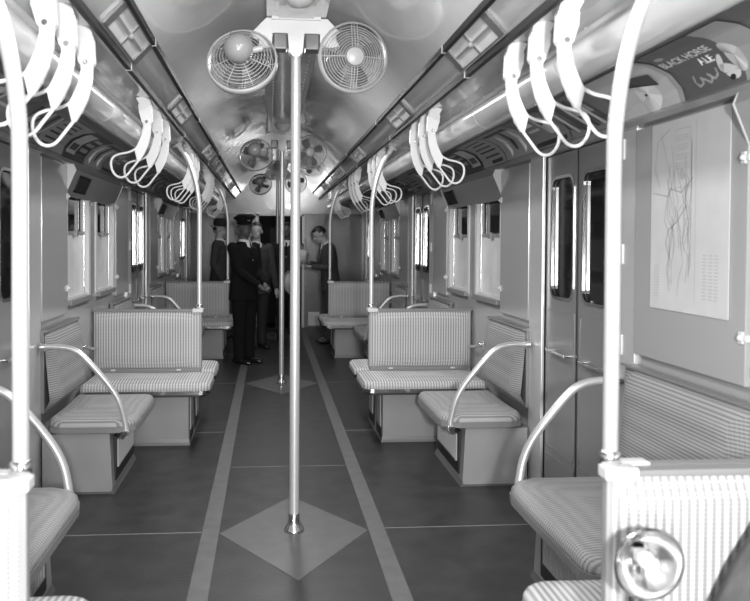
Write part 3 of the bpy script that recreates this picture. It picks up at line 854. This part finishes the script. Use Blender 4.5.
def person(label, loc, yaw, H=1.74, hands=None, pitch=0., turn=0., skin='skin2', jacket='suit', trousers=None, hat=None, lean=0., wide=1., stance=.09):
    """faces local -Y; hands: ((x,y,z) right, (x,y,z) left) in a 1.74 m body"""
    k = H / 1.74
    t = thing('person', label, 'person', loc, yaw); t.scale = (k, k, k)
    trousers = trousers or jacket
    hands = hands or ((-.27, -.02, .80), (.27, -.02, .80))
    def Ln(p):  # lean forward above the hips
        x, y, z = p; h = max(0, z - .92); return Vector((x, y - math.sin(lean) * h, z - (1 - math.cos(lean)) * h))
    nb = Ln((0, .0, 1.44)); hd = Ln((0, -.015, 1.60))
    hm = Matrix.Translation(nb) @ Matrix.Rotation(turn, 4, 'Z') @ Matrix.Rotation(pitch, 4, 'X') @ Matrix.Translation(-nb)
    hp = lambda x, y, z: hm @ (Vector((x, y, z)) + (hd - Vector((0, -.015, 1.60))))
    bm = B()
    # head: skull, jaw, nose, brow, ears, neck; hands with five fingers
    def e(c, r, sc_): 
        rr = bmesh.ops.create_uvsphere(bm, u_segments=16, v_segments=10, radius=r)
        for v in rr['verts']: v.co = hp(c[0] + v.co.x * sc_[0], c[1] + v.co.y * sc_[1], c[2] + v.co.z * sc_[2])
    e((0, .005, 1.645), .095, (.82, 1.02, .98)); e((0, -.025, 1.575), .068, (.84, 1., 1.)); e((0, -.055, 1.545), .035, (.95, .9, .8))
    e((0, -.095, 1.605), .022, (.6, .95, 1.2)); e((0, -.075, 1.645), .03, (1.7, .6, .4)); e((0, -.085, 1.567), .02, (1.25, .6, .45))
    for q in (-1, 1): e((q * .080, .01, 1.61), .028, (.35, .7, 1.1))
    loft(bm, [(nb + Vector((0, .02, -.06)), .06, .06), (hp(0, .01, 1.50), .055, .058), (hp(0, .0, 1.57), .056, .06)])
    loft(bm, [(Ln((0, 0, 1.0)), .13, .09), (Ln((0, 0, 1.35)), .15, .09), (nb + Vector((0, .01, -.03)), .07, .06)])
    sh = [Ln((-.19 * wide, .01, 1.385)), Ln((.19 * wide, .01, 1.385))]
    el = []
    for i, hnd in enumerate(hands):
        hnd = Vector(hnd); d = hnd - sh[i]; L_ = d.length; q = -1 if i == 0 else 1
        a = .30; bnd = math.sqrt(max(0, .29 ** 2 - (min(L_, .56) / 2) ** 2)) if L_ < .57 else 0
        pole = Vector((q * .6, .75, -.3)); pole -= d.normalized() * pole.dot(d.normalized()); pole.normalize()
        el.append((sh[i] + hnd) / 2 + pole * bnd)
        loft(bm, [(sh[i], .045, .045), (el[i], .038, .038), (hnd, .024, .022)])
        fd = (hnd - el[i]).normalized(); side = Vector((0, 0, 1)).cross(fd)
        side = side.normalized() if side.length > .1 else Vector((0, 1, 0)); up_ = side.cross(fd) * -1
        loft(bm, [(hnd - fd * .01, .026, .02), (hnd + fd * .04, .040, .019), (hnd + fd * .075, .040, .017)])
        inw = Vector((-q, 0, -.4)).normalized()
        for j, ln in enumerate((.062, .072, .067, .052)):
            b0 = hnd + fd * .07 + (side if abs(side.z) < .9 else up_) * (.027 - .018 * j)
            loft(bm, [(b0, .0095, .0095), (b0 + fd * ln * .5, .009, .009), (b0 + fd * ln * .8 + inw * ln * .35, .0075, .0075)], 8)
        b0 = hnd + fd * .02 - (side if abs(side.z) < .9 else up_) * -.03
        loft(bm, [(b0, .012, .012), (b0 + fd * .035 + inw * .02, .010, .010), (b0 + fd * .055 + inw * .03, .008, .008)], 8)
    # lower body hidden in the trousers but continuous
    for q in (-1, 1): loft(bm, [(Ln((q * .07, 0, 1.02)), .08, .08), ((q * stance, 0, .5), .05, .05), ((q * stance, .01, .08), .035, .04)])
    body = voxel('body', bm, MT[skin], t, .0075, 3)
    bm = B()   # jacket
    loft(bm, [(Ln((0, .01, .76)), .205 * wide, .145), (Ln((0, .005, .92)), .195 * wide, .135), (Ln((0, 0, 1.08)), .178 * wide, .125), (Ln((0, 0, 1.25)), .200 * wide, .132), (Ln((0, .01, 1.37)), .195 * wide, .11), (Ln((0, .02, 1.43)), .12 * wide, .075), (Ln((0, .02, 1.46)), .075, .062)], 20)
    for i in (0, 1):
        hnd = Vector(hands[i]); loft(bm, [(sh[i] + Vector((0, 0, .0)), .07, .065), (sh[i].lerp(el[i], .5), .064, .062), (el[i], .054, .054), (el[i].lerp(hnd, .55), .047, .047), (el[i].lerp(hnd, .97), .040, .038)])
        ball(bm, sh[i], .07, 12)
    voxel('jacket', bm, MT[jacket], t, .012, 3)
    bm = B()   # trousers
    for q in (-1, 1): loft(bm, [((q * .085, .0, .95), .105, .11), ((q * .095, 0, .80), .10, .105), ((q * stance, -.005, .50), .078, .082), ((q * stance, .01, .25), .066, .07), ((q * stance, .0, .055), .062, .075)])
    loft(bm, [((0, 0, .80), .14, .10), ((0, 0, 1.0), .16, .11)]); voxel('trousers', bm, MT[trousers], t, .013, 3)
    for q in (-1, 1):
        bm = B(); loft(bm, [((q * stance, .09, .035), .03, .03), ((q * stance, .03, .05), .042, .045), ((q * (stance + .005), -.08, .035), .048, .032), ((q * (stance + .01), -.16, .026), .04, .022), ((q * (stance + .01), -.185, .02), .02, .012)])
        for v in bm.verts: v.co.z = max(v.co.z, .001)
        obj('shoe', bm, MT['shoe'], t)
    bm = B()   # shirt front and tie
    c0 = nb + Vector((0, 0, 0))
    def F(x, z, off=.0):
        h = {1.46: .060, 1.40: .098, 1.30: .128, 1.20: .131}
        ks = sorted(h); 
        for a, b in zip(ks, ks[1:]):
            if a <= z <= b: yv = h[a] + (h[b] - h[a]) * (z - a) / (b - a)
        return Ln((x, -yv - .008 - off + .02 * abs(x) / .05 * .3, z))
    quad(bm, [F(-.052, 1.455), F(0, 1.22), F(.052, 1.455), F(0, 1.455, .012)]); loft(bm, [(nb + Vector((0, .012, -.005)), .064, .063), (hp(0, .008, 1.485), .060, .060)])
    obj('shirt', bm, MT['shirt'], t)
    bm = B(); quad(bm, [F(-.012, 1.45, .016), F(-.018, 1.25, .006), F(.018, 1.25, .006), F(.012, 1.45, .016)]); obj('tie', bm, MT['black'], t)
    if hat != 'cap' and hat != 'fedora':
        bm = B(); r = bmesh.ops.create_uvsphere(bm, u_segments=20, v_segments=14, radius=.101)
        for v in list(bm.verts):
            if v.co.z < -.055 or (v.co.y < -.055 and v.co.z < .035) or (v.co.z < .0 and v.co.y < .01): bm.verts.remove(v)
        for v in bm.verts: v.co = hp(v.co.x * .84, .010 + v.co.y * 1.0, 1.650 + v.co.z)
        obj('hair', bm, MT['hair'], t)
    else:
        bm = B(); r = bmesh.ops.create_uvsphere(bm, u_segments=20, v_segments=14, radius=.099)
        for v in list(bm.verts):
            if v.co.z > .02 or v.co.z < -.06 or v.co.y < .0: bm.verts.remove(v)
        for v in bm.verts: v.co = hp(v.co.x * .84, .010 + v.co.y * 1.0, 1.650 + v.co.z)
        obj('hair', bm, MT['hair'], t)
    if hat == 'cap':
        bm = B(); lathe(bm, [(.088, 1.665), (.092, 1.70), (.095, 1.705), (.130, 1.735), (.128, 1.752), (.09, 1.768), (0, 1.772)], seg=28)
        for v in bm.verts: v.co = hp(v.co.x, v.co.y * 1.08 + .0, v.co.z + (.018 if v.co.y < 0 and v.co.z > 1.72 else 0))
        c = obj('uniform_cap', bm, MT['black'], t)
        bm = B(); g0 = []
        for a in range(9):
            an = PI + PI * (.12 + .76 * a / 8); g0.append(((.088 * math.cos(an), .094 * math.sin(an), 1.672), (.105 * math.cos(an), .145 * math.sin(an), 1.655)))
        for (a, b), (c1, d1) in zip(g0, g0[1:]): quad(bm, [hp(*a), hp(*c1), hp(*d1), hp(*b)])
        obj('visor', bm, MT['shoe'], c)
        bm = B(); ball(bm, (0, 0, 0), .02, 12, sc_=(1.2, .3, .9))
        for v in bm.verts: v.co = hp(v.co.x, v.co.y - .105, v.co.z + 1.715)
        obj('cap_badge', bm, MT['chrome'], c)
    if hat == 'fedora':
        bm = B(); lathe(bm, [(.15, 1.672), (.145, 1.668), (.09, 1.665), (.088, 1.70), (.082, 1.76), (.06, 1.785), (.0, 1.775)], seg=28)
        for v in bm.verts: v.co = hp(v.co.x, v.co.y * 1.12, v.co.z)
        obj('felt_hat', bm, MT['suit3'], t)
    return t
def hat_thing(label, loc, rot, m):
    bm = B(); lathe(bm, [(.148, .004), (.15, .0), (.09, -.004), (.088, .03), (.08, .10), (.055, .12), (0, .108)], seg=28)
    for v in bm.verts: v.co.y *= 1.12
    o = obj('felt_hat', bm, m); o.location = loc; o.rotation_euler = rot; return tag(o, label, 'hat')
# conductor, hands clasped in front, turned to the right
person('standing person in black uniform and peaked cap with hands clasped, beside the far left seat', (-.42, 9.30, 0), math.radians(52), 1.72,
       hands=((-.05, -.27, .94), (.07, -.26, .955)), turn=-.35, skin='skin1', jacket='black', hat='cap', wide=1.08)
person('person in dark grey suit and shirt standing directly behind the uniformed one', (-.30, 10.55, 0), math.radians(25), 1.70,
       hands=((-.26, -.04, .80), (.26, -.10, .82)), jacket='suit', trousers='suit3', turn=-.5)
person('person in grey coat and dark brimmed hat, at the far left by the last doorway', (-.86, 11.75, 0), math.radians(80), 1.74,
       hands=((-.24, -.1, .85), (.24, -.05, .82)), jacket='suit', hat='fedora')
person('person in dark suit standing behind the centre poles near the end door', (.13, 11.5, 0), math.radians(-5), 1.72,
       hands=((-.26, -.03, .80), (.02, -.24, .92)), jacket='suit3', skin='skin1', turn=-.2)
person('bareheaded person in brown suit with head bowed, near the far right seat', (.74, 11.05, 0), math.radians(-82), 1.70,
       hands=((-.10, -.30, 1.17), (.10, -.30, 1.12)), pitch=.55, jacket='suit2', lean=.10)
hat_thing('pale felt hat held at waist height behind the centre poles', (.17, 11.15, .86), (PI / 2 - .1, 0, .9), MT['felt'])
hat_thing('pale felt hat held at the chest of the person with bowed head', (.30, 10.95, 1.24), (PI / 2 + .1, .2, 1.15), MT['felt'])

# ------------------------------------------------------------------ flash reflector and coat at the near right
t = thing('flash_gun', 'round polished flash reflector with bulb in front of the near right seat back', 'flash gun', (.672, 1.60, .772))
bm = B(); lathe(bm, [(.074, -.035), (.076, -.033), (.070, -.018), (.055, .002), (.035, .016), (.014, .022), (.012, .024), (.038, .020), (.060, .003), (.078, -.03), (.074, -.035)], axis='Y', seg=40); obj('reflector_dish', bm, MT['reflector'], t)
bm = B(); ball(bm, (0, -.012, .004), .018, 16, sc_=(1, 1.3, 1)); obj('flash_bulb', bm, MT['white'], t)
bm = B(); tube(bm, [(0, .012, .0), (0, .03, -.01)], .014, 14); tube(bm, [(0, .03, .02), (0, .03, -.23)], .017, 16); box(bm, -.02, .02, .01, .05, -.02, .02, 0, .004); obj('battery_handle', bm, MT['chrome'], t)
bm = B(); n = 16
outl = [(.73, .47), (.79, .58), (.875, .74), (.97, .90), (1.10, .99), (1.3, .97), (1.40, .80), (1.40, .47)]
A_ = []
for yy_, g in ((1.24, .0), (1.30, .018), (1.38, .03), (1.47, .03), (1.56, .018), (1.63, .0)):
    cx = sum(p[0] for p in outl) / 8; cz = sum(p[1] for p in outl) / 8; k = .90 + g * 3.3
    A_.append([bm.verts.new((cx + (x - cx) * k + .008 * math.sin(9 * z + yy_ * 22), yy_, max(.482, cz + (z - cz) * k))) for x, z in outl])
for P_, Q_ in zip(A_, A_[1:]):
    for i in range(8): bm.faces.new((P_[i], P_[(i + 1) % 8], Q_[(i + 1) % 8], Q_[i])).smooth = True
bm.faces.new(A_[0]); bm.faces.new(A_[-1][::-1])
bmesh.ops.subdivide_edges(bm, edges=bm.edges[:], cuts=2, use_grid_fill=True, smooth=.4)
tag(obj('folded_coat', bm, MT['coatcloth']), 'dark grey cloth coat heaped on the near right seat by the wall', 'coat')

# ------------------------------------------------------------------ light
def area(name, loc, size, power, rot=(0, 0, 0), shape='DISK', size_y=None, spread=PI):
    l = bpy.data.lights.new(name, 'AREA'); l.energy = power; l.size = size; l.shape = shape; l.spread = spread
    if size_y: l.size_y = size_y
    o = bpy.data.objects.new(name, l); C.objects.link(o); o.location = loc; o.rotation_euler = rot
    return o
area('camera_flash', (.06, -.9, 1.66), .2, 155, (PI / 2, 0, 0))
for k, (y, p) in enumerate(((2.6, 20), (4.9, 25), (6.4, 20), (9.2, 8), (10.5, 5))):
    area('ceiling_fill', (0, y, 2.50), .24, p, (0, 0, 0), 'RECTANGLE', 1.1)  # added unseen fill row, no fixtures here; lifts the mid-car brightness
area('low_fill', (-.35, -.9, .95), .5, 60, (PI / 2 + .25, 0, 0))  # added soft fill, not a real flash; brightens the outer ceiling strips
area('far_fill', (.25, 12.6, 2.05), .2, 6, (PI - .35, 0, 0))  # added unseen fill aimed upward to brighten the far ceiling
w = bpy.data.worlds.new('World'); sc.world = w; w.use_nodes = True
w.node_tree.nodes['Background'].inputs[0].default_value = (0, 0, 0, 1); w.node_tree.nodes['Background'].inputs[1].default_value = 0

# ------------------------------------------------------------------ camera
F = 780.; a, tt, rl = math.radians(4.6), .0223, .005
fw = Vector((math.sin(a) * math.cos(tt), math.cos(a) * math.cos(tt), -math.sin(tt)))
rt = fw.cross(Vector((0, 0, 1))).normalized(); up = rt.cross(fw)
rt, up = rt * math.cos(rl) + up * math.sin(rl), up * math.cos(rl) - rt * math.sin(rl)
cam = bpy.data.cameras.new('camera'); co = bpy.data.objects.new('camera', cam); C.objects.link(co)
co.matrix_world = Matrix(((rt.x, up.x, -fw.x, -.13), (rt.y, up.y, -fw.y, 0), (rt.z, up.z, -fw.z, 1.45), (0, 0, 0, 1)))
cam.sensor_width = 36; cam.sensor_fit = 'HORIZONTAL'; cam.lens = F * 36 / 750
cam.shift_x = 43.3 / 750; cam.shift_y = -41.789 / 750
cam.clip_start = .02; cam.clip_end = 60
cam.dof.use_dof = True; cam.dof.focus_distance = 5.6; cam.dof.aperture_fstop = 4.2
sc.camera = co
sc.view_settings.view_transform = 'Standard'; sc.view_settings.look = 'None'
sc.view_settings.exposure = 0; sc.view_settings.gamma = 1; sc.view_settings.use_curve_mapping = False
